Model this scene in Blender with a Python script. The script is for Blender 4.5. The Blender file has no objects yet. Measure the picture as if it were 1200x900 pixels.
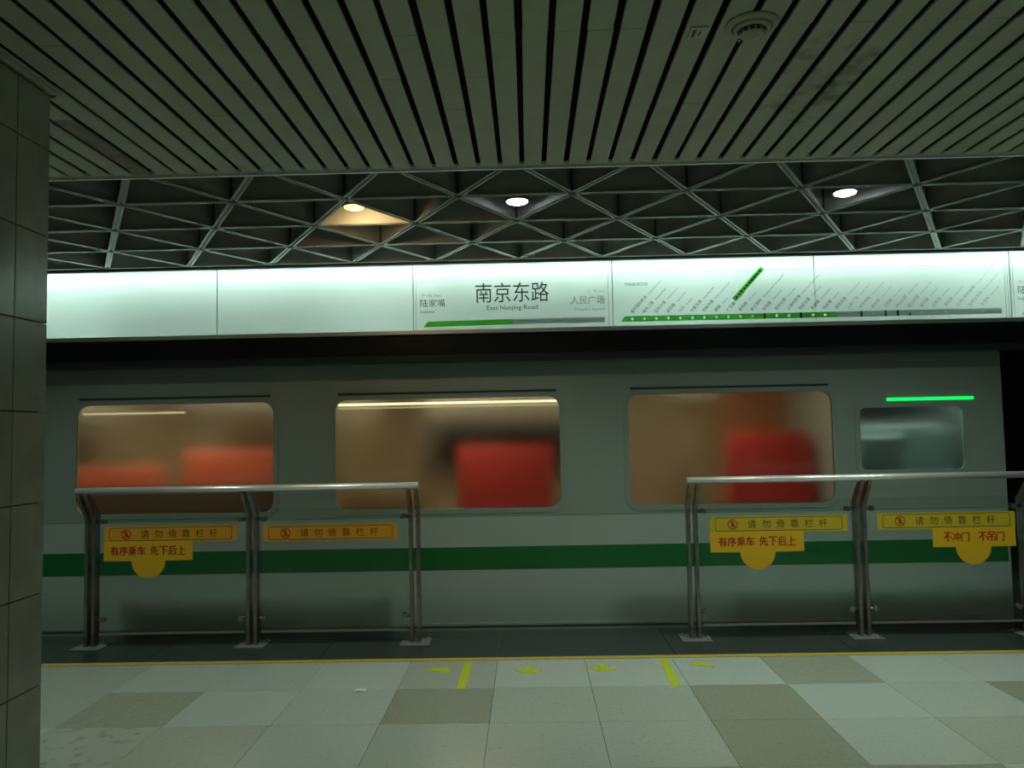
import bpy, bmesh, math, random
from mathutils import Matrix, Vector
random.seed(7)
C = bpy.context.scene.collection
S = bpy.context.scene

# ------------------------------------------------------------------ camera
F_PX, PITCH, ROLL, YAW, CAM_H = 939.0, 0.0604, -0.0195, -0.0197, 1.5
cp, sp, cy, sy = math.cos(PITCH), math.sin(PITCH), math.cos(YAW), math.sin(YAW)
fw = Vector((sy*cp, cy*cp, sp)); rt = Vector((cy, -sy, 0)); up = rt.cross(fw)
r2 = math.cos(ROLL)*rt + math.sin(ROLL)*up
u2 = -math.sin(ROLL)*rt + math.cos(ROLL)*up
cd = bpy.data.cameras.new('camera'); cam = bpy.data.objects.new('camera', cd); C.objects.link(cam)
cd.sensor_fit = 'HORIZONTAL'; cd.sensor_width = 36; cd.lens = F_PX/1200*36
cd.clip_start = .05; cd.clip_end = 200
m = Matrix.Identity(4)
for i in range(3):
    m[i][0] = r2[i]; m[i][1] = u2[i]; m[i][2] = -fw[i]
m[2][3] = CAM_H
cam.matrix_world = m
S.camera = cam

# ------------------------------------------------------------------ world, exposure
w = bpy.data.worlds.new('world'); S.world = w; w.use_nodes = True
w.node_tree.nodes['Background'].inputs[0].default_value = (.7, 1, .8, 1)
w.node_tree.nodes['Background'].inputs[1].default_value = .004
S.view_settings.view_transform = 'Standard'
try: S.view_settings.look = 'None'
except Exception: pass
S.view_settings.gamma = 1; S.view_settings.use_curve_mapping = False
S.view_settings.exposure = 0.0

DOWNLIGHT_W = 17.0       # each lamp in the triangular grid
FILL_W = 12.5         # each unseen fill fitting added behind the camera
TUBE = 215.0              # tubes of the sign light box
TRAIN_W = 7.0

# ------------------------------------------------------------------ materials
MATS = {}
def P(name, col, rough=.5, metal=0, noise=None, spec=.5, bump=None, emis=None, coat=0):
    """noise=(scale, darker colour, low, high[, detail]); bump=(scale,strength)"""
    mt = bpy.data.materials.new(name); mt.use_nodes = True
    nt = mt.node_tree; b = nt.nodes['Principled BSDF']
    b.inputs['Base Color'].default_value = (*col, 1); b.inputs['Roughness'].default_value = rough
    b.inputs['Metallic'].default_value = metal; b.inputs['Specular IOR Level'].default_value = spec
    b.inputs['Coat Weight'].default_value = coat; b.inputs['Coat Roughness'].default_value = .05
    if noise:
        g = nt.nodes.new('ShaderNodeNewGeometry'); n = nt.nodes.new('ShaderNodeTexNoise')
        n.inputs['Scale'].default_value = noise[0]; n.inputs['Detail'].default_value = noise[4] if len(noise) > 4 else 6
        r = nt.nodes.new('ShaderNodeValToRGB'); r.color_ramp.elements[0].position = noise[2]; r.color_ramp.elements[1].position = noise[3]
        r.color_ramp.elements[0].color = (*noise[1], 1); r.color_ramp.elements[1].color = (*col, 1)
        nt.links.new(g.outputs['Position'], n.inputs['Vector']); nt.links.new(n.outputs['Fac'], r.inputs[0])
        nt.links.new(r.outputs[0], b.inputs['Base Color'])
    if bump:
        g = nt.nodes.new('ShaderNodeNewGeometry'); n = nt.nodes.new('ShaderNodeTexNoise'); n.inputs['Scale'].default_value = bump[0]
        bp = nt.nodes.new('ShaderNodeBump'); bp.inputs['Strength'].default_value = bump[1]; bp.inputs['Distance'].default_value = .01
        nt.links.new(g.outputs['Position'], n.inputs['Vector']); nt.links.new(n.outputs['Fac'], bp.inputs['Height'])
        nt.links.new(bp.outputs[0], b.inputs['Normal'])
    if emis:
        b.inputs['Emission Color'].default_value = (*emis[0], 1); b.inputs['Emission Strength'].default_value = emis[1]
    MATS[name] = mt
    return mt

P('slat', (.43, .445, .34), .55, noise=(9, (.375, .39, .29), .25, .7))
P('slat_dirty', (.42, .435, .33), .6, noise=(11, (.15, .135, .09), .24, .54, 8))
def stain(mt, cx, cy_, cz, r0, r1, a0, a1):
    """a smudge of its own shape: grime that fades out away from one spot of the ceiling"""
    nt = mt.node_tree; b = nt.nodes['Principled BSDF']
    ramp = next(n for n in nt.nodes if n.type == 'VALTORGB'); noise = next(n for n in nt.nodes if n.type == 'TEX_NOISE'); geo = next(n for n in nt.nodes if n.type == 'NEW_GEOMETRY')
    d = nt.nodes.new('ShaderNodeVectorMath'); d.operation = 'DISTANCE'; d.inputs[1].default_value = (cx, cy_, cz)
    mr = nt.nodes.new('ShaderNodeMapRange'); mr.inputs['From Min'].default_value = r0; mr.inputs['From Max'].default_value = r1
    mr.inputs['To Min'].default_value = a0; mr.inputs['To Max'].default_value = a1
    ad = nt.nodes.new('ShaderNodeMath'); ad.operation = 'ADD'
    nt.links.new(geo.outputs['Position'], d.inputs[0]); nt.links.new(d.outputs['Value'], mr.inputs['Value'])
    nt.links.new(mr.outputs[0], ad.inputs[0]); nt.links.new(noise.outputs['Fac'], ad.inputs[1]); nt.links.new(ad.outputs[0], ramp.inputs[0])
stain(MATS['slat_dirty'], 1.24, 3.12, 2.843, .05, .55, -.10, .16)
P('slat_brown', (.27, .25, .18), .65, noise=(16, (.17, .15, .10), .35, .7, 8))
P('void', (.012, .012, .011), .9)
P('frame_web', (.36, .37, .34), .55, noise=(5, (.31, .32, .29), .3, .7))
P('frame_flange', (.27, .28, .26), .45, .1)
P('hub', (.035, .035, .033), .6)
P('trim_metal', (.82, .83, .78), .4)
P('tile_light', (.50, .55, .49), .21, noise=(48, (.37, .40, .34), .24, .43, 8), spec=.5)
P('tile_pale', (.53, .585, .53), .20, noise=(52, (.40, .44, .38), .24, .42, 8), spec=.5)
P('tile_mid', (.455, .49, .425), .22, noise=(44, (.34, .36, .30), .24, .44, 8), spec=.5)
P('tile_brown', (.33, .35, .265), .3, noise=(50, (.235, .245, .18), .25, .50, 8), spec=.5)
P('tile_tan', (.39, .415, .33), .25, noise=(26, (.34, .36, .285), .28, .55, 8))
P('tile_dirty', (.47, .505, .44), .25, noise=(12, (.30, .31, .25), .28, .46, 8))
P('grout', (.30, .31, .26), .8)
P('granite', (.040, .055, .049), .28, noise=(60, (.022, .030, .027), .35, .65, 10))
P('yellow_line', (.62, .47, .07), .5, noise=(30, (.48, .36, .06), .3, .6))
P('yellow_mark', (.58, .66, .02), .5, noise=(60, (.46, .50, .06), .33, .5))
P('steel', (.50, .49, .45), .28, .9)
P('steel_dark', (.30, .29, .26), .33, .85, noise=(14, (.20, .19, .17), .3, .7))
P('rail_steel', (.95, .96, .94), .36, .7)
P('plate', (.34, .36, .345), .4, .5)
P('column_tile', (.27, .275, .21), .2, noise=(7, (.21, .21, .16), .3, .7, 8), spec=.5)
P('joint', (.05, .05, .042), .8)
P('train_body', (.265, .325, .275), .38, .12, noise=(1.4, (.245, .30, .255), .3, .7))
P('train_lower_lit', (.37, .45, .395), .36, .12, noise=(1.2, (.345, .415, .365), .3, .7))  # body colour lightened: brighter light on the lower side is painted in
P('train_green', (.005, .125, .028), .35)
P('train_dark', (.02, .022, .02), .5)
P('train_frame', (.24, .30, .255), .38, .12)
P('train_roof', (.12, .13, .12), .6)
P('beige', (.50, .39, .24), .55, noise=(3, (.42, .32, .19), .3, .7))
P('beige_pale', (.58, .48, .32), .5)
P('brown_panel', (.24, .15, .085), .55)
P('seat_orange', (.90, .17, .09), .5)
P('seat_red', (.62, .035, .03), .5)
P('seat_amber', (.50, .20, .08), .5)
P('cab_grey', (.52, .60, .56), .5)
P('interior_floor', (.10, .095, .075), .5)
P('fascia', (.010, .012, .012), .35, spec=.12)
P('fascia_low', (.026, .030, .030), .3, spec=.2)
P('alu', (.45, .48, .46), .4, .5)
P('box_white', (.14, .15, .145), .7)
P('white_enamel', (.7, .72, .7), .5)
P('ink', (.012, .014, .014), .5)
P('ink_soft', (.06, .075, .07), .5)
P('ink_grey', (.30, .34, .33), .5)
P('ink_red', (.25, .05, .05), .5)
P('sign_dot', (.75, .8, .75), .4)
P('sticker_orange', (.60, .28, .016), .45)
P('sticker_yellow', (.66, .38, .010), .45)
P('sticker_yellow_dull', (.50, .36, .02), .45)
P('sticker_ink', (.04, .03, .01), .5)
P('sticker_red', (.42, .018, .012), .5)
P('sticker_outline', (.10, .02, .012), .5)
P('detector', (.36, .35, .26), .45)
P('detector_dark', (.05, .05, .04), .5)
P('detector_clear', (.8, .8, .8), .1)
P('lamp_can', (.10, .10, .10), .4, .4)
P('wall_paint', (.14, .155, .135), .6)
P('tunnel', (.02, .022, .02), .9)
P('paper', (.75, .78, .74), .6)
P('plastic_white', (.46, .47, .36), .4)
P('lens_white', (1, 1, 1), .3, emis=((.90, .95, 1.0), 26))
P('lens_warm', (1, .9, .7), .3, emis=((1.0, .58, .18), 3.0))
P('tube', (1, 1, 1), .3, emis=((.90, 1.0, .94), TUBE))
P('tube_weak', (1, 1, 1), .3, emis=((.90, 1.0, .94), TUBE*.45))
P('fill_tube', (1, 1, 1), .3, emis=((.86, 1.0, .86), 8))
P('strip_warm', (1, .95, .8), .3, emis=((1.0, .84, .52), 3.0))
P('strip_dim', (1, .95, .8), .3, emis=((1.0, .82, .50), .9))
P('led_green', (.0, .5, .1), .3, emis=((.01, 1.0, .16), .95))

def translucent(name, col, mixf):
    mt = bpy.data.materials.new(name); mt.use_nodes = True; nt = mt.node_tree; nt.nodes.clear()
    o = nt.nodes.new('ShaderNodeOutputMaterial'); d = nt.nodes.new('ShaderNodeBsdfDiffuse'); t = nt.nodes.new('ShaderNodeBsdfTranslucent')
    g = nt.nodes.new('ShaderNodeBsdfGlossy'); g.inputs['Roughness'].default_value = .45
    fr = nt.nodes.new('ShaderNodeFresnel'); fr.inputs[0].default_value = 1.35
    mx = nt.nodes.new('ShaderNodeMixShader'); m2 = nt.nodes.new('ShaderNodeMixShader')
    d.inputs[0].default_value = (*col, 1); t.inputs[0].default_value = (*col, 1); mx.inputs[0].default_value = mixf
    nt.links.new(d.outputs[0], mx.inputs[1]); nt.links.new(t.outputs[0], mx.inputs[2])
    nt.links.new(fr.outputs[0], m2.inputs[0]); nt.links.new(mx.outputs[0], m2.inputs[1]); nt.links.new(g.outputs[0], m2.inputs[2])
    nt.links.new(m2.outputs[0], o.inputs[0]); MATS[name] = mt
translucent('opal', (.74, .84, .80), .86)
translucent('sign_green', (.30, .80, .24), .95)
translucent('sign_grey', (.70, .74, .73), .95)

def glass(name, tint, ior=1.5, refr=None):
    mt = bpy.data.materials.new(name); mt.use_nodes = True; nt = mt.node_tree; nt.nodes.clear()
    o = nt.nodes.new('ShaderNodeOutputMaterial')
    if refr is None: t = nt.nodes.new('ShaderNodeBsdfTransparent')
    else:
        t = nt.nodes.new('ShaderNodeBsdfRefraction'); t.inputs['Roughness'].default_value = refr; t.inputs['IOR'].default_value = 1.22
    t.inputs[0].default_value = (*tint, 1)
    g = nt.nodes.new('ShaderNodeBsdfGlossy'); g.inputs['Roughness'].default_value = 0.02
    fr = nt.nodes.new('ShaderNodeFresnel'); fr.inputs[0].default_value = ior
    mx = nt.nodes.new('ShaderNodeMixShader')
    nt.links.new(fr.outputs[0], mx.inputs[0]); nt.links.new(t.outputs[0], mx.inputs[1]); nt.links.new(g.outputs[0], mx.inputs[2])
    nt.links.new(mx.outputs[0], o.inputs[0]); MATS[name] = mt
glass('rail_glass', (.93, .97, .945), 1.45)
glass('train_glass', (.82, .84, .78), 1.6, .55)
glass('cab_glass', (.86, .92, .90), 1.6, .6)

# ------------------------------------------------------------------ helpers
def tag(o, label, cat, group=None):
    o['label'] = label; o['category'] = cat
    if group: o['group'] = group
    return o
def par(o, parent):
    if parent is not None:
        o.parent = parent
        o.matrix_parent_inverse = Matrix.Translation(-parent.location)
def thing(name, loc, label, cat, group=None):
    o = bpy.data.objects.new(name, None); C.objects.link(o); o.location = loc; o.empty_display_size = .1
    return tag(o, label, cat, group)
def bx(bm, x0, x1, y0, y1, z0, z1):
    vs = [bm.verts.new(p) for p in ((x0,y0,z0),(x1,y0,z0),(x1,y1,z0),(x0,y1,z0),(x0,y0,z1),(x1,y0,z1),(x1,y1,z1),(x0,y1,z1))]
    for f in ((3,2,1,0),(4,5,6,7),(0,1,5,4),(1,2,6,5),(2,3,7,6),(3,0,4,7)): bm.faces.new([vs[i] for i in f])
    return vs
def cyl(bm, p0, p1, r0, r1=None, n=16, caps=True):
    p0, p1 = Vector(p0), Vector(p1); r1 = r0 if r1 is None else r1
    d = (p1-p0).normalized(); a = d.orthogonal().normalized(); b = d.cross(a)
    A = [bm.verts.new(p0+(a*math.cos(t)+b*math.sin(t))*r0) for t in [2*math.pi*i/n for i in range(n)]]
    B = [bm.verts.new(p1+(a*math.cos(t)+b*math.sin(t))*r1) for t in [2*math.pi*i/n for i in range(n)]]
    for i in range(n):
        j = (i+1) % n; f = bm.faces.new((A[i], A[j], B[j], B[i])); f.smooth = True
    if caps: bm.faces.new(A[::-1]); bm.faces.new(B)
def lathe(bm, prof, cx, cy_, n=32):
    rings = []
    for r, z in prof:
        rings.append([bm.verts.new((cx+r*math.cos(2*math.pi*i/n), cy_+r*math.sin(2*math.pi*i/n), z)) for i in range(n)])
    for a, b in zip(rings, rings[1:]):
        for i in range(n):
            j = (i+1) % n; bm.faces.new((a[i], a[j], b[j], b[i]))
    bm.faces.new(rings[0][::-1]); bm.faces.new(rings[-1])
def prism_x(bm, pts, x0, x1):
    """closed (y,z) polygon extruded along X"""
    A = [bm.verts.new((x0, y, z)) for y, z in pts]; B = [bm.verts.new((x1, y, z)) for y, z in pts]
    n = len(pts)
    for i in range(n):
        j = (i+1) % n; bm.faces.new((A[i], A[j], B[j], B[i]))
    bm.faces.new(A[::-1]); bm.faces.new(B)
def mesh_of(name, bm, mats, bevel=0):
    if bevel: bmesh.ops.bevel(bm, geom=list(bm.edges), offset=bevel, segments=2, profile=.5, affect='EDGES')
    bmesh.ops.recalc_face_normals(bm, faces=bm.faces)
    me = bpy.data.meshes.new(name); bm.to_mesh(me); bm.free()
    for mm in (mats if isinstance(mats, (list, tuple)) else [mats]): me.materials.append(MATS[mm])
    return me
def obj(name, bm, mats, parent=None, bevel=0):
    me = mesh_of(name, bm, mats, bevel)
    o = bpy.data.objects.new(name, me); C.objects.link(o); par(o, parent)
    return o
def inst(name, me, parent, loc=(0,0,0), rotz=0):
    o = bpy.data.objects.new(name, me); C.objects.link(o); o.location = loc; o.rotation_euler = (0,0,rotz); par(o, parent)
    return o
def box(name, mat, parent, *b, bevel=0):
    bm = bmesh.new(); bx(bm, *b); return obj(name, bm, mat, parent, bevel)
def struct(o): o['kind'] = 'structure'; return o

# curves and lettering are queued and turned into meshes in one go at the end
QUEUE = []
def queue(curve, name, mat, parent, xf, fit=None, label=None):
    o = bpy.data.objects.new('q', curve); C.objects.link(o); QUEUE.append((o, name, mat, parent, xf, fit, label))
def up_face(y0): return lambda v: Vector((v.x, y0 - v.z, v.y))          # a face that looks towards the platform
def floor_face(z0): return lambda v: Vector((v.x, v.y, z0 + v.z))
def shape(name, loops, mat, parent, xf, thick=.001, label=None):
    cu = bpy.data.curves.new(name, 'CURVE'); cu.dimensions = '2D'; cu.fill_mode = 'BOTH'; cu.extrude = thick
    for lp in loops:
        s = cu.splines.new('POLY'); s.points.add(len(lp)-1); s.use_cyclic_u = True
        for p, q in zip(s.points, lp): p.co = (q[0], q[1], 0, 1)
    queue(cu, name, mat, parent, xf, None, label)
def text(name, body, mat, parent, y0, x0, x1, z0, z1, ang=0, thick=.0006):
    """lettering fitted to the rectangle x0..x1, z0..z1 (before turning by ang about its lower left corner)"""
    cu = bpy.data.curves.new(name, 'FONT'); cu.body = body; cu.extrude = 0; cu.resolution_u = 2; cu.fill_mode = 'FRONT'
    queue(cu, name, mat, parent, up_face(y0), (x0, x1, z0, z1, ang, thick))
def flush():
    dg = bpy.context.evaluated_depsgraph_get(); dg.update()
    for o, name, mat, parent, xf, fit, label in QUEUE:
        me = bpy.data.meshes.new_from_object(o.evaluated_get(dg)); me.materials.clear(); me.materials.append(MATS[mat]); me.name = name
        if fit:
            x0, x1, z0, z1, ang, th = fit
            xs = [v.co.x for v in me.vertices]; ys = [v.co.y for v in me.vertices]
            if not xs: continue
            a, b, c, d = min(xs), max(xs), min(ys), max(ys); ca, sa = math.cos(ang), math.sin(ang)
            for v in me.vertices:
                u = (v.co.x-a)/max(b-a, 1e-6)*(x1-x0); t = (v.co.y-c)/max(d-c, 1e-6)*(z1-z0)
                v.co = xf(Vector((x0+u*ca-t*sa, z0+u*sa+t*ca, th)))
        else:
            for v in me.vertices: v.co = xf(v.co.copy())
        me.update()
        n = bpy.data.objects.new(name, me); C.objects.link(n); par(n, parent)
        if label: n['label'] = label
    for q in QUEUE:
        cu = q[0].data; bpy.data.objects.remove(q[0]); bpy.data.curves.remove(cu)
def rrect(x0, x1, z0, z1, r, n=5):
    out = []
    for cx, cz, a0 in ((x1-r, z1-r, 0), (x0+r, z1-r, 90), (x0+r, z0+r, 180), (x1-r, z0+r, 270)):
        for i in range(n+1):
            a = math.radians(a0+90*i/n); out.append((cx+r*math.cos(a), cz+r*math.sin(a)))
    return out
def circ(cx, cz, r, n=28): return [(cx+r*math.cos(2*math.pi*i/n), cz+r*math.sin(2*math.pi*i/n)) for i in range(n)]
def rect(x0, x1, z0, z1): return [(x0, z0), (x1, z0), (x1, z1), (x0, z1)]

# ------------------------------------------------------------------ the setting
CEIL_Z, EDGE_Y = 2.843, 4.005
TRAIN_Y, SIGN_Y = 6.40, 6.16
# floor
T, TX0, TY0 = .572, -.235, 5.39
bm = bmesh.new(); bx(bm, -9, 9, -7, 6.20, -1.0, -.012)
floor = struct(obj('floor', bm, 'grout'))
bm = bmesh.new(); bx(bm, -T/2+.0012, T/2-.0012, -T/2+.0012, T/2-.0012, -.012, 0)
tile_me = {k: None for k in ('tile_light', 'tile_pale', 'tile_mid', 'tile_brown', 'tile_tan', 'tile_dirty')}
base_tile = mesh_of('floor_tile', bm, 'tile_light', .0012)
for k in tile_me:
    tile_me[k] = base_tile.copy(); tile_me[k].materials.clear(); tile_me[k].materials.append(MATS[k])
brown = {(3, 0), (-4+0, 1), (-1, 1), (2, 1), (5, 1), (2, 2)}
mid = {(1, 1), (0, 2), (-1, 2), (-3, 2), (4, 2), (-5, 0), (-1, 0)}
pale = {(2, 0), (-2, 0), (1, 0), (0, 0), (4, 0), (5, 0), (6, 0), (3, 1)}
for r in range(6):
    for c in range(-11, 12):
        k = 'tile_tan' if (c, r) in ((-4, 1), (3, 0)) else 'tile_dirty' if (c, r) == (-4, 2) else 'tile_brown' if (c, r) in brown else 'tile_mid' if (c, r) in mid else 'tile_pale' if (c, r) in pale else random.choice(('tile_light', 'tile_light', 'tile_light', 'tile_pale', 'tile_mid'))
        if r >= 3 and random.random() < .2: k = 'tile_brown'
        inst('floor_tile', tile_me[k], floor, (TX0+(c+.5)*T, TY0-(r+.5)*T, 0))
bm = bmesh.new()
bx(bm, -9, 9, -7, TY0-6*T, -.012, 0); bx(bm, -9, TX0-11*T, TY0-6*T, TY0, -.012, 0); bx(bm, TX0+12*T, 9, TY0-6*T, TY0, -.012, 0)
obj('floor_paving', bm, 'tile_light', floor)
obj('yellow_line', (lambda b: (bx(b, -9, 9, TY0+.002, TY0+.062, -.012, .002), b)[1])(bmesh.new()), 'yellow_line', floor)
bm = bmesh.new(); bx(bm, -.598, .598, TY0+.062, 6.0, -.012, .0); slab = mesh_of('edge_slab', bm, 'granite', .002)
bm = bmesh.new(); bx(bm, -.598, .598, 6.003, 6.20, -.012, .0); slab2 = mesh_of('edge_slab', bm, 'granite', .002)
for c in range(-7, 8):
    inst('edge_slab', slab, floor, (c*1.2+.35, 0, 0)); inst('edge_slab', slab2, floor, (c*1.2+.35, 0, 0))
# painted queue marks
def fmark(name, loops): shape(name, loops, 'yellow_mark', floor, floor_face(.0008), .0006)
fmark('queue_stripe', [rect(-.455, -.403, 4.80, 5.352)])
fmark('queue_stripe', [[(.805, 4.80), (.862, 4.80), (.872, 5.37), (.820, 5.37)]])
def arrow(x, y):
    low = [(x-.090+.18*i/10, y+.060-.075*(1-((i-5)/5)**2)) for i in range(11)]
    fmark('queue_arrow', [low+[(x+.075, y+.100), (x+.045, y+.060), (x+.020, y+.055), (x+.020, y+.165), (x-.020, y+.165), (x-.020, y+.055), (x-.045, y+.060), (x-.075, y+.100)]])
arrow(-.03, 5.10); arrow(.435, 5.12)
fmark('worn_arrow', [[(-.70, 5.15), (-.62, 5.16), (-.56, 5.12), (-.53, 5.13), (-.54, 5.25), (-.60, 5.24), (-.66, 5.22)]])
fmark('worn_arrow', [[(1.00, 5.22), (1.06, 5.20), (1.13, 5.16), (1.15, 5.18), (1.09, 5.25), (1.08, 5.29), (1.02, 5.29)]])
fmark('worn_arrow', [[(-3.50, 5.20), (-3.40, 5.21), (-3.42, 5.27), (-3.50, 5.26)]])

# track bed and tunnel
struct(box('floor_trackbed', 'tunnel', None, -12, 12, 6.20, 10.2, -1.3, -1.1))
struct(box('wall_tunnel', 'tunnel', None, -12, 12, 10.2, 10.4, -1.3, 3.5))
struct(box('wall_left', 'wall_paint', None, -9.2, -9, -7, 6.2, -.012, 3.5))
struct(box('wall_right', 'wall_paint', None, 9, 9.2, -7, 6.2, -.012, 3.5))
struct(box('wall_back', 'wall_paint', None, -9, 9, -7.2, -7, -.012, 3.5))

# slatted ceiling
bm = bmesh.new()
bx(bm, -9, 9, -7, EDGE_Y-.02, 2.93, 2.99)                   # backing above the slats
bx(bm, -9, 9, EDGE_Y-.02, EDGE_Y-.012, 2.87, 3.45)          # upstand at the edge
bx(bm, -9, 9, EDGE_Y-.02, 10.2, 3.45, 3.5)                  # slab above the grid
ceiling = struct(obj('ceiling', bm, 'void'))
PITCH_X, GAP, X_GAP = .110, .024, -.006
sw = PITCH_X-GAP
def slat_mesh(mat, L):
    bm = bmesh.new()
    pr = [(-sw/2, .009), (-sw/2, .002), (-sw/2+.002, 0), (sw/2-.002, 0), (sw/2, .002), (sw/2, .009)]
    A = [bm.verts.new((x, 0, z)) for x, z in pr]; B = [bm.verts.new((x, L, z)) for x, z in pr]
    for i in range(5): bm.faces.new((A[i], A[i+1], B[i+1], B[i]))
    bm.faces.new((A[5], A[0], B[0], B[5])); bm.faces.new(A); bm.faces.new(B[::-1])
    return mesh_of('slat', bm, mat)
JO = (2.62, 2.95, 3.25)
slats = {(mt, L): slat_mesh(mt, L) for mt in ('slat', 'slat_dirty', 'slat_brown') for L in [round(EDGE_Y-.040-j-.002, 3) for j in JO]}
near_sl = {j: slat_mesh('slat', j+1.5) for j in JO}
near_dirty = {j: slat_mesh('slat_dirty', j+1.5) for j in JO}
for n in range(-46, 46):
    xc = X_GAP+(n+.5)*PITCH_X
    mt = 'slat_dirty' if n in (9, 10, 11) else 'slat_brown' if n in (-18,) else 'slat'
    j = random.choice(JO)
    if mt == 'slat_dirty': j = 2.62
    if n == 11: j = 2.95
    L = round(EDGE_Y-.040-j-.002, 3)
    dx = random.uniform(-.0016, .0016)
    inst('slat', slats[(mt, L)], ceiling, (xc+dx, j+.002, CEIL_Z+random.uniform(0, .002)))
    inst('slat', near_sl[j] if mt != 'slat_dirty' else near_dirty[j], ceiling, (xc+random.uniform(-.0016, .0016), -1.5, CEIL_Z+random.uniform(0, .002)))
bm = bmesh.new(); bx(bm, -9, 9, -7, -1.51, CEIL_Z, 2.87); bx(bm, -9, -46*PITCH_X-.03, -1.5, EDGE_Y-.03, CEIL_Z, 2.87); bx(bm, 46*PITCH_X+.03, 9, -1.5, EDGE_Y-.03, CEIL_Z, 2.87)
obj('ceiling_lining', bm, 'slat', ceiling)
bm = bmesh.new(); bx(bm, -9, 9, EDGE_Y-.006, EDGE_Y+.012, CEIL_Z-.004, CEIL_Z+.030); bx(bm, -9, 9, EDGE_Y-.012, EDGE_Y-.006, CEIL_Z+.012, CEIL_Z+.03)
struct(obj('trim_1', bm, 'trim_metal'))

# triangular ceiling grid
SIDE, RX, RY = .645, .272, 4.47
RH = SIDE*math.sqrt(3)/2
grid = thing('ceiling_grid', (0, 5.05, CEIL_Z), 'dark triangular metal lattice ceiling above the illuminated sign band', 'ceiling grid')
def beam_mesh(L0, L1, h=.42):
    bm = bmesh.new()
    bx(bm, L0, L1, -.006, .006, CEIL_Z+.008, CEIL_Z+h)
    nf = len(bm.faces)
    bx(bm, L0, L1, -.020, -.0055, CEIL_Z, CEIL_Z+.008); bx(bm, L0, L1, .0055, .020, CEIL_Z, CEIL_Z+.008)
    bm.faces.ensure_lookup_table()
    for f in bm.faces[nf:]: f.material_index = 1
    return mesh_of('beam', bm, ['frame_web', 'frame_flange'])
beam = beam_mesh(.022, SIDE-.022)
short = beam_mesh((EDGE_Y+.02-(RY-RH))/math.sin(math.pi/3), SIDE-.022)
bm = bmesh.new(); cyl(bm, (0, 0, CEIL_Z-.004), (0, 0, CEIL_Z+.42), .024, n=6); hub_me = mesh_of('hub', bm, 'hub')
def node(c, r): return (RX+(c+(.5 if r % 2 else 0)-(1 if r % 2 else 0))*SIDE, RY+r*RH)
for r in range(0, 4):
    for c in range(-8, 8):
        x, y = node(c, r); 
        if r < 3:
            inst('hub', hub_me, grid, (x, y, 0)); inst('beam', beam, grid, (x, y, 0), 0)
for r in range(-1, 3):
    for c in range(-8, 8):
        x, y = node(c, r); me = short if r == -1 else beam
        inst('beam', me, grid, (x, y, 0), math.pi/3); inst('beam', me, grid, (x, y, 0), 2*math.pi/3)
bm = bmesh.new(); bx(bm, -5.5, 5.3, SIGN_Y-.035, SIGN_Y-.005, CEIL_Z-.004, CEIL_Z+.42); obj('edge_channel', bm, 'frame_web', grid)

# ------------------------------------------------------------------ column
CX, CYF, CYN, CXL = -1.822, 2.99, 2.22, -2.60
col = thing('column', ((CX+CXL)/2, (CYF+CYN)/2, 0), 'square pillar clad in dark polished grey tiles', 'pillar')
box('core', 'joint', col, CXL+.018, CX-.018, CYN+.018, CYF-.018, 0, CEIL_Z)
zs = [0.0]+[.27+.335*i for i in range(8)]+[CEIL_Z-.012]
def ctile(*b): box('wall_tile', 'column_tile', col, *b, bevel=.0015)
for z0, z1 in zip(zs, zs[1:]):
    a, b = z0+.002, z1-.002
    for y0, y1 in ((CYN, 2.795), (2.795, CYF)): ctile(CX-.018, CX, y0+.002, y1-.002, a, b); ctile(CXL, CXL+.018, y0+.002, y1-.002, a, b)
    for x0, x1 in ((CXL+.018, -2.21), (-2.21, CX-.018)): ctile(x0+.002, x1-.002, CYF-.018, CYF, a, b); ctile(x0+.002, x1-.002, CYN, CYN+.018, a, b)
shape('collar', [rrect(CXL-.035, CX+.035, CYN-.035, CYF+.035, .03), rrect(CXL-.02, CX+.02, CYN-.02, CYF+.02, .02)], 'slat', col, floor_face(CEIL_Z-.005), .004)

# ------------------------------------------------------------------ sign band
SZ0, SZ1 = 2.284, 2.817
lb = thing('sign_light_box', (0, 6.25, SZ0), 'long aluminium light box holding the white backlit sign panels over the platform edge', 'light box')
X0, X1 = -5.49, 5.25
box('back_plate', 'box_white', lb, X0, X1, 6.345, 6.353, SZ0, SZ1+.015)
box('top_plate', 'box_white', lb, X0, X1, SIGN_Y+.008, 6.345, SZ1-.006, SZ1+.015)
box('bottom_plate', 'box_white', lb, X0, X1, SIGN_Y+.008, 6.345, SZ0-.006, SZ0)
for x, weak in ((-4.75, 0), (-3.62, 0), (-2.40, 1), (-1.20, 0), (0, 1), (1.20, 0), (2.42, 1), (3.62, 0), (4.75, 1)):
    bm = bmesh.new(); cyl(bm, (x-.57, 6.245, SZ1-.062), (x+.57, 6.245, SZ1-.062), .014, n=10); obj('fluorescent_tube', bm, 'tube_weak' if weak else 'tube', lb)
FY = SIGN_Y-.0012
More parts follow.
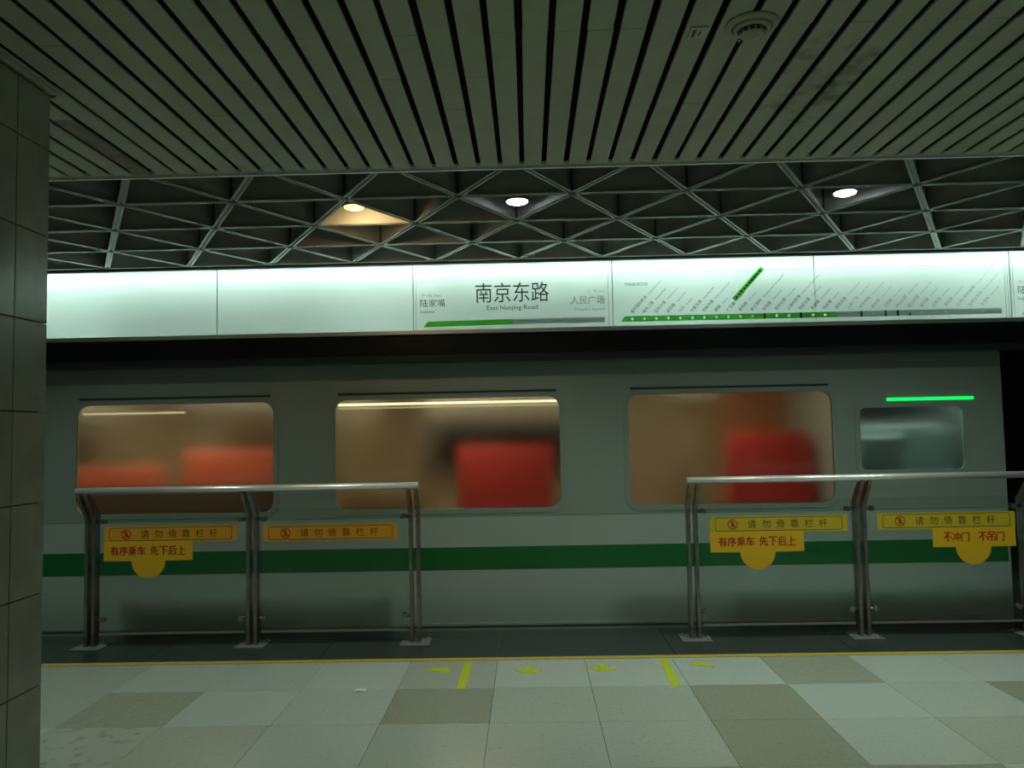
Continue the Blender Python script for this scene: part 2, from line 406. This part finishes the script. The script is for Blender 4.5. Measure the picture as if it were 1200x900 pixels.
def panel(x0, x1, label, group=None, split=None):
    t = thing('backlit_sign', ((x0+x1)/2, SIGN_Y, SZ0), label, 'sign', group)
    for a, b in (((x0, split), (split, x1)) if split else ((x0, x1),)):
        box('face', 'opal', t, a+.002, b-.002, SIGN_Y, SIGN_Y+.006, SZ0+.001, SZ1-.001)
    box('bottom_edge', 'alu', t, x0+.001, x1-.001, SIGN_Y-.010, SIGN_Y+.006, SZ0-.012, SZ0+.018, bevel=.002)
    box('seam', 'frame_web', t, x1-.0035, x1+.0025, SIGN_Y-.003, SIGN_Y-.0005, SZ0+.019, SZ1-.001)
    if split: box('seam', 'frame_web', t, split-.003, split+.003, SIGN_Y-.003, SIGN_Y-.0005, 2.725, SZ1-.001); box('seam_backing', 'opal', t, split-.003, split+.003, SIGN_Y+.006, SIGN_Y+.008, SZ0+.001, SZ1-.001)
    return t
panel(-5.49, -3.945, 'plain white backlit panel mostly hidden behind the tiled pillar')
panel(-3.945, -2.412, 'plain white backlit panel next to the tiled pillar')
panel(-2.412, -.876, 'plain white backlit panel next to the station name sign')
def station(x, label):
    t = panel(x, x+1.546, label)
    X = lambda v: x+(v+.876)
    tx = lambda body, mat, a, b, c, d: text('lettering', body, mat, t, FY, X(a), X(b), c, d)
    tx('南京东路', 'ink', -.392, .178, 2.508, 2.662)
    tx('East Nanjing Road', 'ink_soft', -.306, .089, 2.440, 2.484)
    tx('下一站  Next', 'ink_grey', -.815, -.655, 2.560, 2.588)
    tx('陆家嘴', 'ink', -.822, -.628, 2.483, 2.545)
    tx('Lujiazui', 'ink_soft', -.822, -.715, 2.430, 2.462)
    tx('上一站  Last', 'ink_grey', .475, .605, 2.572, 2.594)
    tx('人民广场', 'ink_grey', .345, .607, 2.478, 2.544)
    tx("People's Square", 'ink_grey', .375, .607, 2.425, 2.452)
    shape('progress_bar', [[(X(-.800), 2.326), (X(-.105), 2.334), (X(-.105), 2.376), (X(-.765), 2.371)]], 'sign_green', t, up_face(FY), .0006, 'green half of the progress bar')
    shape('progress_bar', [rect(X(-.105), X(.606), 2.336, 2.376)], 'sign_grey', t, up_face(FY), .0006, 'grey half of the progress bar')
    shape('border_line', [rect(x+.020, x+.023, SZ0+.02, SZ1-.06)], 'ink_grey', t, up_face(FY), .0004)
    shape('border_line', [rect(x+1.512, x+1.515, SZ0+.02, SZ1-.11)], 'ink_grey', t, up_face(FY), .0004)
    return t
station(-.876, 'white station name panel reading 南京东路 East Nanjing Road above a green and grey bar')
mp = panel(.67, 3.71, 'white backlit line map panel with slanted station names on a green and grey bar', split=2.222)
station(3.71, 'white station panel past the grey end of the line map, its lettering just beginning')
# the line map
names = [('浦东国际机场', 'Pudong Intl Airport'), ('海天三路', 'Haitiansan Road'), ('远东大道', 'Yuandong Avenue'), ('凌空路', 'Lingkong Road'), ('川沙', 'Chuansha'),
 ('华夏东路', 'Huaxia Road East'), ('创新中路', 'Middle Chuangxin Road'), ('唐镇', 'Tangzhen'), ('广兰路', 'Guanglan Road'), ('金科路', 'Jinke Road'),
 ('张江高科', 'Zhangjiang High Technology Park'), ('龙阳路', 'Longyang Road'), ('世纪公园', 'Century Park'), ('上海科技馆', 'Science Technology Museum'), ('世纪大道', 'Century Avenue'),
 ('东昌路', 'Dongchang Road'), ('陆家嘴', 'Lujiazui'), ('南京东路', 'East Nanjing Road'), ('人民广场', "People's Square"), ('南京西路', 'West Nanjing Road'), ("静安寺", "Jing'an Temple"),
 ('江苏路', 'Jiangsu Road'), ('中山公园', 'Zhongshan Park'), ('娄山关路', 'Loushanguan Road'), ('威宁路', 'Weining Road'), ('北新泾', 'Beixinjing'), ('淞虹路', 'Songhong Road'),
 ('虹桥2号航站楼', 'Hongqiao Airport Terminal 2'), ('虹桥火车站', 'Hongqiao Railway Station'), ('徐泾东', 'East Xujing')]
MX0, MP, BZ0, BZ1 = .818, .0922, 2.334, 2.378
A45 = math.radians(47)
DOTS = [i for i in range(30) if i not in (11, 14, 17, 18, 19, 21, 22, 23, 27, 28)]   # stations shown as white dots: openings in the coloured bar
hole = lambda i: circ(MX0+i*MP, (BZ0+BZ1)/2, .011, 12)
shape('line_bar', [[(.728, BZ0), (2.385, BZ0), (2.385, BZ1), (.762, BZ1)]]+[hole(i) for i in DOTS if i < 17], 'sign_green', mp, up_face(FY), .0006, 'green bar of stations ahead')
shape('line_bar', [rect(2.385, 3.635, BZ0, BZ1)]+[hole(i) for i in DOTS if i > 17], 'sign_grey', mp, up_face(FY), .0006, 'grey bar of stations already passed')
for i, (zh, en) in enumerate(names):
    x = MX0+i*MP; zc = (BZ0+BZ1)/2
    if i in (11, 21): shape('station_mark', [rect(x-.008, x+.008, BZ0, BZ1)], 'ink_red', mp, up_face(FY-.0012), .0003)
    elif i in (14, 19, 22): shape('station_mark', [rect(x-.008, x+.008, BZ0, BZ1)], 'ink', mp, up_face(FY-.0012), .0003)
    elif i == 23: shape('station_mark', [rect(x-.006, x+.006, BZ0, zc)], 'ink', mp, up_face(FY-.0012), .0003)
    ink, ink2 = ('ink', 'ink_soft') if i < 17 else ('ink_red', 'ink_grey') if i == 17 else ('ink_grey', 'ink_grey')
    L = .029*len(zh); L2 = .0078*len(en)
    text('station_name', zh, ink, mp, FY, x, x+L, BZ1+.016, BZ1+.016+.028, A45, .0004)
    sx = x+(L+.02)*math.cos(A45); sz = BZ1+.016+(L+.02)*math.sin(A45)
    room = (2.73-sz)/math.sin(A45)
    text('station_name', en, ink2, mp, FY, sx, sx+min(L2, room), sz+.003, sz+.017, A45, .0004)
ca, sa = math.cos(A45), math.sin(A45)
hx, hz, hl, hw = 1.615, 2.475, .33, .036
shape('highlight_strip', [[(hx, hz), (hx+hl*ca, hz+hl*sa), (hx+hl*ca-hw*sa, hz+hl*sa+hw*ca), (hx-hw*sa, hz+hw*ca)]], 'sign_green', mp, up_face(FY-.0003), .0006, 'slanted green strip on the line map')
for k in range(10):
    a = .02+k*.030
    bx0, bz0 = hx+a*ca-.010*sa, hz+a*sa+.010*ca
    shape('highlight_mark', [[(bx0, bz0), (bx0+.018*ca, bz0+.018*sa), (bx0+.018*ca-.012*sa, bz0+.018*sa+.012*ca), (bx0-.012*sa, bz0+.012*ca)]], 'ink', mp, up_face(FY-.0016), .0003)
text('heading', '列车前进方向', 'ink_soft', mp, FY, .765, .940, 2.612, 2.640)
shape('border_line', [rect(.70, 3.6, 2.716, 2.718)], 'ink_grey', mp, up_face(FY), .0003)
shape('border_line', [rect(3.668, 3.671, SZ0+.02, SZ1-.08)], 'ink_grey', mp, up_face(FY), .0003)
shape('border_line', [rect(3.688, 3.691, SZ0+.02, SZ1-.08)], 'ink_grey', mp, up_face(FY), .0003)
# dark fascia below the sign band
fa = thing('fascia_beam', (0, 6.22, 2.06), 'glossy black fascia beam running below the backlit signs', 'beam')
box('fascia_panel', 'fascia', fa, X0, X1, 6.185, 6.34, 2.118, SZ0-.013)
box('lower_lip', 'fascia_low', fa, X0, X1, 6.172, 6.34, 2.062, 2.116, bevel=.006)

# ------------------------------------------------------------------ train
TX_END, TX_BACK = 3.74, -8.5
tr = thing('metro_train', (-2, 7.9, -1.0), 'grey metro train with a green stripe along its side and lit windows', 'train')
wins = [(-3.66, -2.03), (-1.57, .265), (.775, 2.42)]
WZ0, WZ1 = .885, 1.800
extra = [(-6.0, -4.2), (-8.2, -6.5)]
cabw = (2.60, 3.45, 1.13, 1.66)
holes = [rrect(a, b, WZ0, WZ1, .10) for a, b in wins+extra]+[rrect(*cabw, .06)]
TH = .02
shape('side_wall', [rect(TX_BACK, TX_END, -.95, 2.10)]+holes, 'train_body', tr, up_face(TRAIN_Y+TH), TH)
# shoulder and roof
def roof(x0, x1, name, mat):
    bm = bmesh.new()
    o = [(TRAIN_Y, 2.102), (TRAIN_Y+.04, 2.30), (TRAIN_Y+.16, 2.47), (TRAIN_Y+.42, 2.60), (7.9, 2.68), (9.0, 2.60), (9.3, 2.40), (9.36, 2.102)]
    i = [(9.30, 2.102), (9.2, 2.33), (8.9, 2.50), (7.9, 2.58), (TRAIN_Y+.46, 2.50), (TRAIN_Y+.22, 2.40), (TRAIN_Y+.08, 2.27), (TRAIN_Y+.05, 2.102)]
    prism_x(bm, o+i, x0, x1); return obj(name, bm, mat, tr)
roof(TX_BACK, TX_END, 'roof', 'train_roof')
for a, b in wins+extra: box('window_hood', 'train_dark', tr, a+.04, b-.04, TRAIN_Y-.014, TRAIN_Y-.0085, 1.826, 1.838)
shape('lower_panel_lit', [rect(TX_BACK, TX_END-.005, .013, .841)], 'train_lower_lit', tr, up_face(TRAIN_Y-.001), .001, 'lower side panel coloured paler to look more lit')
shape('stripe', [rect(TX_BACK, TX_END-.02, .424, .602)], 'train_green', tr, up_face(TRAIN_Y-.0032), .001, 'dark green stripe')
box('belt_moulding', 'train_body', tr, TX_BACK, TX_END-.02, TRAIN_Y-.006, TRAIN_Y, .842, .852)
box('sill_rail', 'alu', tr, TX_BACK, TX_END-.02, TRAIN_Y-.012, TRAIN_Y, -.012, .012, bevel=.003)
def window(a, b, z0, z1, r, gm):
    t = bpy.data.objects.new('window', None); C.objects.link(t); t.location = ((a+b)/2, TRAIN_Y, z0); par(t, tr)
    t.matrix_parent_inverse = Matrix.Translation(-tr.location)
    # coordinates below are world coordinates: hang them on an inverse of the window's own place
    shape('window_frame', [rrect(a-.022, b+.022, z0-.022, z1+.022, r+.02), rrect(a+.018, b-.018, z0+.018, z1-.018, r-.01)], 'train_frame', t, up_face(TRAIN_Y+.012), .018)
    shape('window_pane', [rrect(a+.012, b-.012, z0+.012, z1-.012, r-.005)], gm, t, up_face(TRAIN_Y+.010), .003)
    return t
for a, b in wins+extra: window(a, b, WZ0, WZ1, .10, 'train_glass')
window(*cabw, .06, 'cab_glass')
# cab end with chamfered nose, far side, floor
bm = bmesh.new(); prism_x(bm, [(TRAIN_Y+.042, -.95), (9.32, -.95), (9.32, 2.10), (9.2, 2.33), (8.9, 2.50), (7.9, 2.58), (TRAIN_Y+.5, 2.50), (TRAIN_Y+.24, 2.40), (TRAIN_Y+.10, 2.27), (TRAIN_Y+.042, 2.10)], TX_END-.06, TX_END-.002)
obj('end_wall', bm, 'train_roof', tr)
IY1 = 9.10
FW = (-1.20, .62)
shape('far_wall', [rect(TX_BACK, TX_END-.06, -.95, 2.10), rrect(FW[0], FW[1], .95, 1.74, .08), rrect(-6.9, -5.0, .95, 1.74, .08)], 'beige', tr, up_face(IY1+.03), .03)
shape('far_window_pane', [rrect(FW[0]-.01, FW[1]+.01, .94, 1.75, .08)], 'fascia', tr, up_face(IY1+.045), .004)
shape('far_window_pane', [rrect(-6.91, -4.99, .94, 1.75, .08)], 'fascia', tr, up_face(IY1+.045), .004)
box('car_floor', 'interior_floor', tr, TX_BACK, TX_END-.06, TRAIN_Y+.045, IY1, -.06, 0)
box('car_ceiling', 'beige_pale', tr, TX_BACK, TX_END-.06, TRAIN_Y+.05, IY1, 2.12, 2.15)
box('cab_bulkhead', 'cab_grey', tr, 2.50, 2.53, TRAIN_Y+.045, IY1, 0, 2.12)
box('cab_cabinet', 'cab_grey', tr, 2.56, 3.5, TRAIN_Y+.26, TRAIN_Y+.6, 0, 1.46, bevel=.01)
box('cab_cabinet', 'alu', tr, 2.70, 3.05, TRAIN_Y+.16, TRAIN_Y+.255, 1.18, 1.40, bevel=.01)
# warm light line below the luggage shelf on the far wall, and ceiling lamps
box('luggage_shelf', 'beige_pale', tr, TX_BACK, 2.48, IY1-.26, IY1, 1.86, 1.885)
box('light_line', 'strip_warm', tr, -2.15, .80, IY1-.285, IY1-.262, 1.845, 1.872)
box('light_line', 'strip_dim', tr, -5.2, -4.1, IY1-.285, IY1-.262, 1.845, 1.868)
for x in (-7.2, -4.9, -3.0, -.8, 1.3):
    box('ceiling_lamp', 'strip_dim', tr, x-.6, x+.6, 6.60, 6.80, 2.095, 2.118)
    ld = bpy.data.lights.new('car_light', 'AREA'); ld.shape = 'RECTANGLE'; ld.size = 1.2; ld.size_y = .2; ld.energy = TRAIN_W; ld.color = (1, .87, .64)
    lo = bpy.data.objects.new('car_light', ld); C.objects.link(lo); lo.location = (x, 6.70, 2.09); par(lo, tr)
    box('ceiling_lamp', 'strip_dim', tr, x-.6, x+.6, 8.10, 8.30, 2.095, 2.118)
    l2 = ld.copy(); l2.energy = TRAIN_W*.9
    lo = bpy.data.objects.new('car_light', l2); C.objects.link(lo); lo.location = (x, 8.20, 2.09); par(lo, tr)
ld = bpy.data.lights.new('cab_light', 'AREA'); ld.shape = 'RECTANGLE'; ld.size = .5; ld.size_y = .2; ld.energy = 9; ld.color = (.8, 1, .92)
lo = bpy.data.objects.new('cab_light', ld); C.objects.link(lo); lo.location = (3.05, TRAIN_Y+.4, 2.09); par(lo, tr)
box('window_light', 'strip_warm', tr, -1.54, .235, TRAIN_Y+.06, TRAIN_Y+.075, 1.742, 1.756)
box('window_light', 'strip_dim', tr, -1.54, .235, TRAIN_Y+.06, TRAIN_Y+.075, 1.716, 1.722)
box('window_light', 'strip_dim', tr, -3.62, -2.80, TRAIN_Y+.06, TRAIN_Y+.075, 1.708, 1.720)
# seats and partitions seen through the windows
def seat(x0, x1, top, mat, y=7.05, base=.42):
    bm = bmesh.new()
    pr = [(y-.22, base-.12), (y+.26, base-.12), (y+.26, base+.02), (y+.05, base+.03), (y+.02, top-.05), (y-.03, top), (y-.10, top-.02), (y-.14, base+.1)]
    prism_x(bm, pr, x0, x1)
    o = obj('seat', bm, mat, tr, .03)
    for p in o.data.polygons: p.use_smooth = True
    return o
seat(-3.02, -2.20, 1.40, 'seat_orange'); seat(-4.05, -3.22, 1.27, 'seat_orange')
box('seat_back_panel', 'brown_panel', tr, -4.2, -2.12, 6.80, 6.83, .2, 1.10, bevel=.01)
seat(-.62, .20, 1.40, 'seat_red'); seat(-1.62, -.95, 1.02, 'brown_panel')
seat(1.72, 2.44, 1.46, 'seat_red')
box('partition', 'seat_amber', tr, 1.80, 2.46, 7.55, 7.60, .2, 1.95, bevel=.01)
box('partition', 'brown_panel', tr, -3.05, -2.1, 8.2, 8.25, .2, 1.62, bevel=.01)
box('partition', 'beige_pale', tr, .82, 1.40, 7.9, 7.95, .1, 2.1, bevel=.01)
box('partition', 'beige', tr, -1.50, -1.05, 7.9, 7.95, 1.15, 2.1, bevel=.01)
for x in (-3.1, -1.0, 1.5):
    bm = bmesh.new(); cyl(bm, (x, 7.6, 0), (x, 7.6, 2.12), .017, n=10); obj('grab_pole', bm, 'steel', tr)
# green indicator lamp on the cab side
box('indicator_lamp', 'led_green', tr, 2.835, 3.515, TRAIN_Y-.012, TRAIN_Y-.001, 1.690, 1.716, bevel=.004)

# ------------------------------------------------------------------ platform railings
PY = 5.87
def railing(xs, label, stickers):
    t = thing('platform_railing', ((xs[0]+xs[-1])/2, PY, 0), label, 'railing')
    bm = bmesh.new(); cyl(bm, (xs[0]-.05, 5.735, 1.136), (xs[-1]+.05, 5.735, 1.136), .024, n=20); obj('handrail', bm, 'rail_steel', t)
    pr = [(PY-.035, .008), (PY+.035, .008), (PY+.035, .955), (PY-.085, 1.100), (PY-.155, 1.118), (PY-.150, 1.085), (PY-.035, .925)]
    for x in xs:
        p = bpy.data.objects.new('post', None); C.objects.link(p); p.location = (x, PY, 0); par(p, t)
        for s in (-1, 1):
            bm = bmesh.new(); prism_x(bm, pr, x+s*.027-.012, x+s*.027+.012); obj('bar', bm, 'steel_dark', p, .0015)
        bm = bmesh.new(); bx(bm, x-.105, x+.105, PY-.10, PY+.10, .0005, .0085); obj('base_plate', bm, 'plate', p, .002)
        for dx, dy in ((-.08, -.075), (.08, -.075), (-.08, .075), (.08, .075)):
            bm = bmesh.new(); cyl(bm, (x+dx, PY+dy, .0085), (x+dx, PY+dy, .018), .010, n=6); obj('bolt', bm, 'steel', p)
        for z in (.905, .195):
            for s in (-1, 1):
                if (s < 0 and x == xs[0]) or (s > 0 and x == xs[-1]): continue
                bm = bmesh.new(); cyl(bm, (x+s*.039, PY-.005, z), (x+s*.085, PY-.005, z), .012, n=10)
                cyl(bm, (x+s*.085, PY-.024, z), (x+s*.085, PY+.014, z), .019, n=16); obj('glass_clamp', bm, 'steel_dark', p)
    for a, b in zip(xs, xs[1:]):
        box('glass_panel', 'rail_glass', t, a+.058, b-.058, PY-.005, PY+.005, .10, .978, bevel=.0015)
        box('bottom_channel', 'plate', t, a+.058, b-.058, PY-.008, PY+.008, .088, .102)
    SY = PY-.0075
    for kind, x0, x1, z0, z1, mat, cx in stickers:
        st = bpy.data.objects.new('notice_sticker', None); C.objects.link(st); st.location = (x0, PY, z0); par(st, t)
        st['label'] = 'long orange notice strip with black lettering' if kind == 'long' else 'yellow notice with red lettering and a rounded tab'
        if kind == 'long':
            shape('backing', [rect(x0, x1, z0, z1)], mat, st, up_face(SY), .001)
            b0, b1 = x0+.035, x1-.035
            shape('border', [rrect(b0, b1, z0+.010, z1-.010, .018), rrect(b0+.004, b1-.004, z0+.014, z1-.014, .015)], 'sticker_ink', st, up_face(SY-.0012), .0003)
            icx, icz, R = x0+(x1-x0)*.165, (z0+z1)/2, .037
            shape('prohibition_ring', [circ(icx, icz, R), circ(icx, icz, R-.007)], 'sticker_red', st, up_face(SY-.0014), .0003)
            # little figure leaning on a bar
            shape('figure', [circ(icx-.002, icz+.019, .0065, 10)], 'sticker_ink', st, up_face(SY-.0012), .0003)
            shape('figure', [[(icx-.010, icz+.010), (icx+.008, icz+.011), (icx+.012, icz-.004), (icx+.008, icz-.022), (icx+.002, icz-.022), (icx, icz-.008), (icx-.008, icz-.022), (icx-.014, icz-.020), (icx-.007, icz-.002)]], 'sticker_ink', st, up_face(SY-.0012), .0003)
            d = (R-.005)*.7071
            shape('prohibition_bar', [[(icx-d-.003, icz+d-.003), (icx-d+.003, icz+d+.003), (icx+d+.003, icz-d+.003), (icx+d-.003, icz-d-.003)]], 'sticker_red', st, up_face(SY-.0018), .0003)
            w = (x1-x0); c0 = x0+w*.275; ch = .060; stp = (w*.855-w*.275-ch)/5
            for i, chs in enumerate('请勿倚靠栏杆'):
                a = c0+i*stp; text('lettering', chs, 'sticker_ink', st, SY-.0012, a, a+ch, icz-.030, icz+.030, 0, .0004)
        else:
            arc = [(cx+.125*math.cos(-math.pi*i/18), z0-.002+.125*math.sin(-math.pi*i/18)) for i in range(19)]
            shape('backing', [[(x0, z0), (x0, z1), (x1, z1), (x1, z0)]+arc], mat, st, up_face(SY-.001), .001)
            a, b = kind.split('|'); ch = .066; w = x1-x0; n = len(a)
            gap = .030 if n == 4 else .062
            tot = ch*(len(a)+len(b))+gap; s0 = (x0+x1)/2-tot/2
            if n == 3: ch = .062; tot = ch*6+gap; s0 = (x0+x1)/2-tot/2
            k = s0
            for i, chs in enumerate(a+b):
                if i == n: k += gap
                for off, mt, yy in ((.0035, 'sticker_outline', .0024), (0, 'sticker_red', .0032)):
                    text('lettering', chs, mt, st, SY-yy, k+off, k+ch-.006+off, (z0+z1)/2-.030-off*.6, (z0+z1)/2+.036-off*.6, 0, .0003)
                k += ch
    return t
LX = (-3.215, -2.030, -.845); RXS = (1.163, 2.365, 3.545)
railing(LX, 'stainless steel and glass railing with two long orange notices and a single yellow tabbed notice',
        [('long', -3.122, -2.146, .752, .868, 'sticker_orange', 0), ('有序乘车|先下后上', -3.125, -2.470, .618, .758, 'sticker_yellow', -2.795),
         ('long', -1.950, -.968, .742, .858, 'sticker_orange', 0)])
railing(RXS, 'stainless steel and glass railing with two long yellow notices and two yellow tabbed notices',
        [('long', 1.294, 2.277, .748, .866, 'sticker_yellow_dull', 0), ('有序乘车|先下后上', 1.292, 1.962, .610, .754, 'sticker_yellow', 1.63),
         ('long', 2.492, 3.470, .752, .870, 'sticker_yellow_dull', 0), ('不冲门|不吊门', 2.880, 3.466, .622, .758, 'sticker_yellow', 3.165)])

# ------------------------------------------------------------------ lamps
def downlight(x, y, z, lens, colr, label, watt, aim=(0, 0), cone=142):
    t = thing('downlight', (x, y, z), label, 'lamp')
    bm = bmesh.new(); lathe(bm, [(.066, z), (.072, z), (.072, z+.10), (.045, z+.15), (.040, z+.15), (.060, z+.09)], x, y, 24); o = obj('housing', bm, 'lamp_can', t)
    bm = bmesh.new(); lathe(bm, [(.030, z-.016), (.058, z-.006), (.064, z+.004), (.064, z+.012)], x, y, 24); obj('lens', bm, lens, t)
    bm = bmesh.new(); bx(bm, x-.006, x+.006, y-.006, y+.006, z+.15, 3.45); obj('hanger_rod', bm, 'lamp_can', t)
    ld = bpy.data.lights.new('downlight_lamp', 'SPOT'); ld.energy = watt*4; ld.color = colr; ld.spot_size = math.radians(cone); ld.spot_blend = .8; ld.shadow_soft_size = .10
    lo = bpy.data.objects.new('downlight_lamp', ld); C.objects.link(lo); lo.location = (x, y, z-.03); lo.rotation_euler = (aim[1], aim[0], 0); par(lo, t)
white = (.82, 1.0, .86)
downlight(-1.030, 4.76, 2.880, 'lens_warm', (1, .66, .30), 'warm amber downlight glowing inside the dark triangular grid', DOWNLIGHT_W*.25, (-.55, .95), 176)
downlight(-.040, 4.665, 2.862, 'lens_white', white, 'white downlight in the triangular grid above the station name panel', DOWNLIGHT_W)
downlight(1.880, 4.655, 2.862, 'lens_white', white, 'white downlight in the triangular grid above the line map', DOWNLIGHT_W)
downlight(-3.2755, 4.665, 2.862, 'lens_white', white, 'unseen white downlight added to the grid behind the tiled pillar as fill', DOWNLIGHT_W)  # extra lamp added out of view to brighten the left side
downlight(3.170, 4.655, 2.862, 'lens_white', white, 'unseen white downlight added to the grid past the line map as fill', DOWNLIGHT_W)  # likewise added, outside the frame, for more light on the right
def fill_fitting(x, y):  # fittings added out of view as fill for the train side and pillar
    t = thing('fill_light', (x, y, CEIL_Z-.05), 'unseen twin tube fitting added under the slatted ceiling as fill light', 'lamp', 'fill fittings')
    bm = bmesh.new(); bx(bm, x-.15, x+.15, y-.62, y+.62, CEIL_Z-.022, CEIL_Z-.001); obj('tray', bm, 'white_enamel', t, .004)
    for s in (-1, 1):
        bm = bmesh.new(); cyl(bm, (x+s*.07, y-.58, CEIL_Z-.040), (x+s*.07, y+.58, CEIL_Z-.040), .013, n=10); obj('fluorescent_tube', bm, 'fill_tube', t)
    ld = bpy.data.lights.new('fill_lamp', 'AREA'); ld.shape = 'RECTANGLE'; ld.size = .26; ld.size_y = 1.15; ld.energy = FILL_W; ld.color = (.88, 1.0, .86)
    lo = bpy.data.objects.new('fill_lamp', ld); C.objects.link(lo); lo.location = (x, y, CEIL_Z-.056); par(lo, t)
for x in (-4.2, -1.4, 1.4, 4.2): fill_fitting(x, -2.6)

# ------------------------------------------------------------------ small things
dx, dy = .772, 2.612
sd = thing('smoke_detector', (dx, dy, CEIL_Z-.05), 'round beige smoke detector on the slatted ceiling', 'smoke detector')
Z = CEIL_Z
bm = bmesh.new(); lathe(bm, [(.086, Z), (.086, Z-0.0054), (.080, Z-0.0095), (.066, Z-0.0122), (.066, Z-0.0007)], dx, dy, 36); obj('base', bm, 'detector', sd)
bm = bmesh.new(); lathe(bm, [(.062, Z-0.0109), (.060, Z-0.0177), (.048, Z-0.0231), (.046, Z-0.0136)], dx, dy, 36); obj('housing', bm, 'detector', sd)
bm = bmesh.new(); lathe(bm, [(.040, Z-0.0204), (.040, Z-0.0340), (.036, Z-0.0340), (.036, Z-0.0204)], dx, dy, 28); obj('vent_gap', bm, 'detector_dark', sd)
bm = bmesh.new(); lathe(bm, [(.038, Z-0.0333), (.042, Z-0.0354), (.038, Z-0.0394), (.020, Z-0.0422)], dx, dy, 28); obj('cap', bm, 'detector', sd)
for k in range(12):
    a = 2*math.pi*k/12; bm = bmesh.new(); cyl(bm, (dx+.041*math.cos(a), dy+.041*math.sin(a), Z-0.0224), (dx+.041*math.cos(a), dy+.041*math.sin(a), Z-0.0354), .0035, n=6); obj('vent_rib', bm, 'detector', sd)
for a in (2.5, .5):
    bm = bmesh.new(); bmesh.ops.create_uvsphere(bm, u_segments=10, v_segments=6, radius=.004, matrix=Matrix.Translation((dx+.043*math.cos(a), dy+.043*math.sin(a)+.01, Z-0.0381))); obj('indicator', bm, 'detector_clear', sd)
pl = thing('ceiling_tag', (.598, 2.65, CEIL_Z-.003), 'small rectangular tag stuck to a ceiling slat beside the smoke detector', 'tag')
box('plate', 'plastic_white', pl, .572, .630, 2.612, 2.686, CEIL_Z-.007, CEIL_Z+.0005, bevel=.001)
box('printed_mark', 'detector_dark', pl, .580, .592, 2.625, 2.675, CEIL_Z-.0078, CEIL_Z-.007)
box('printed_mark', 'detector_dark', pl, .602, .608, 2.635, 2.665, CEIL_Z-.0078, CEIL_Z-.007)
bm = bmesh.new()
pts = [(-.035, -.02, .001), (-.01, -.028, .006), (.03, -.018, .001), (.037, .006, .008), (.008, .022, .002), (-.028, .012, .007)]
A = [bm.verts.new((-1.02+x, 4.80+y, z)) for x, y, z in pts]; c = bm.verts.new((-1.02, 4.80, .012)); B = [bm.verts.new((-1.02+x, 4.80+y, z+.0012)) for x, y, z in pts]; c2 = bm.verts.new((-1.02, 4.80, .0132))
for i in range(6):
    j = (i+1) % 6; bm.faces.new((A[j], A[i], c)); bm.faces.new((B[i], B[j], c2)); bm.faces.new((A[i], A[j], B[j], B[i]))
tag(obj('paper_scrap', bm, 'paper'), 'crumpled scrap of white paper lying on the pale floor tiles', 'litter')

flush()
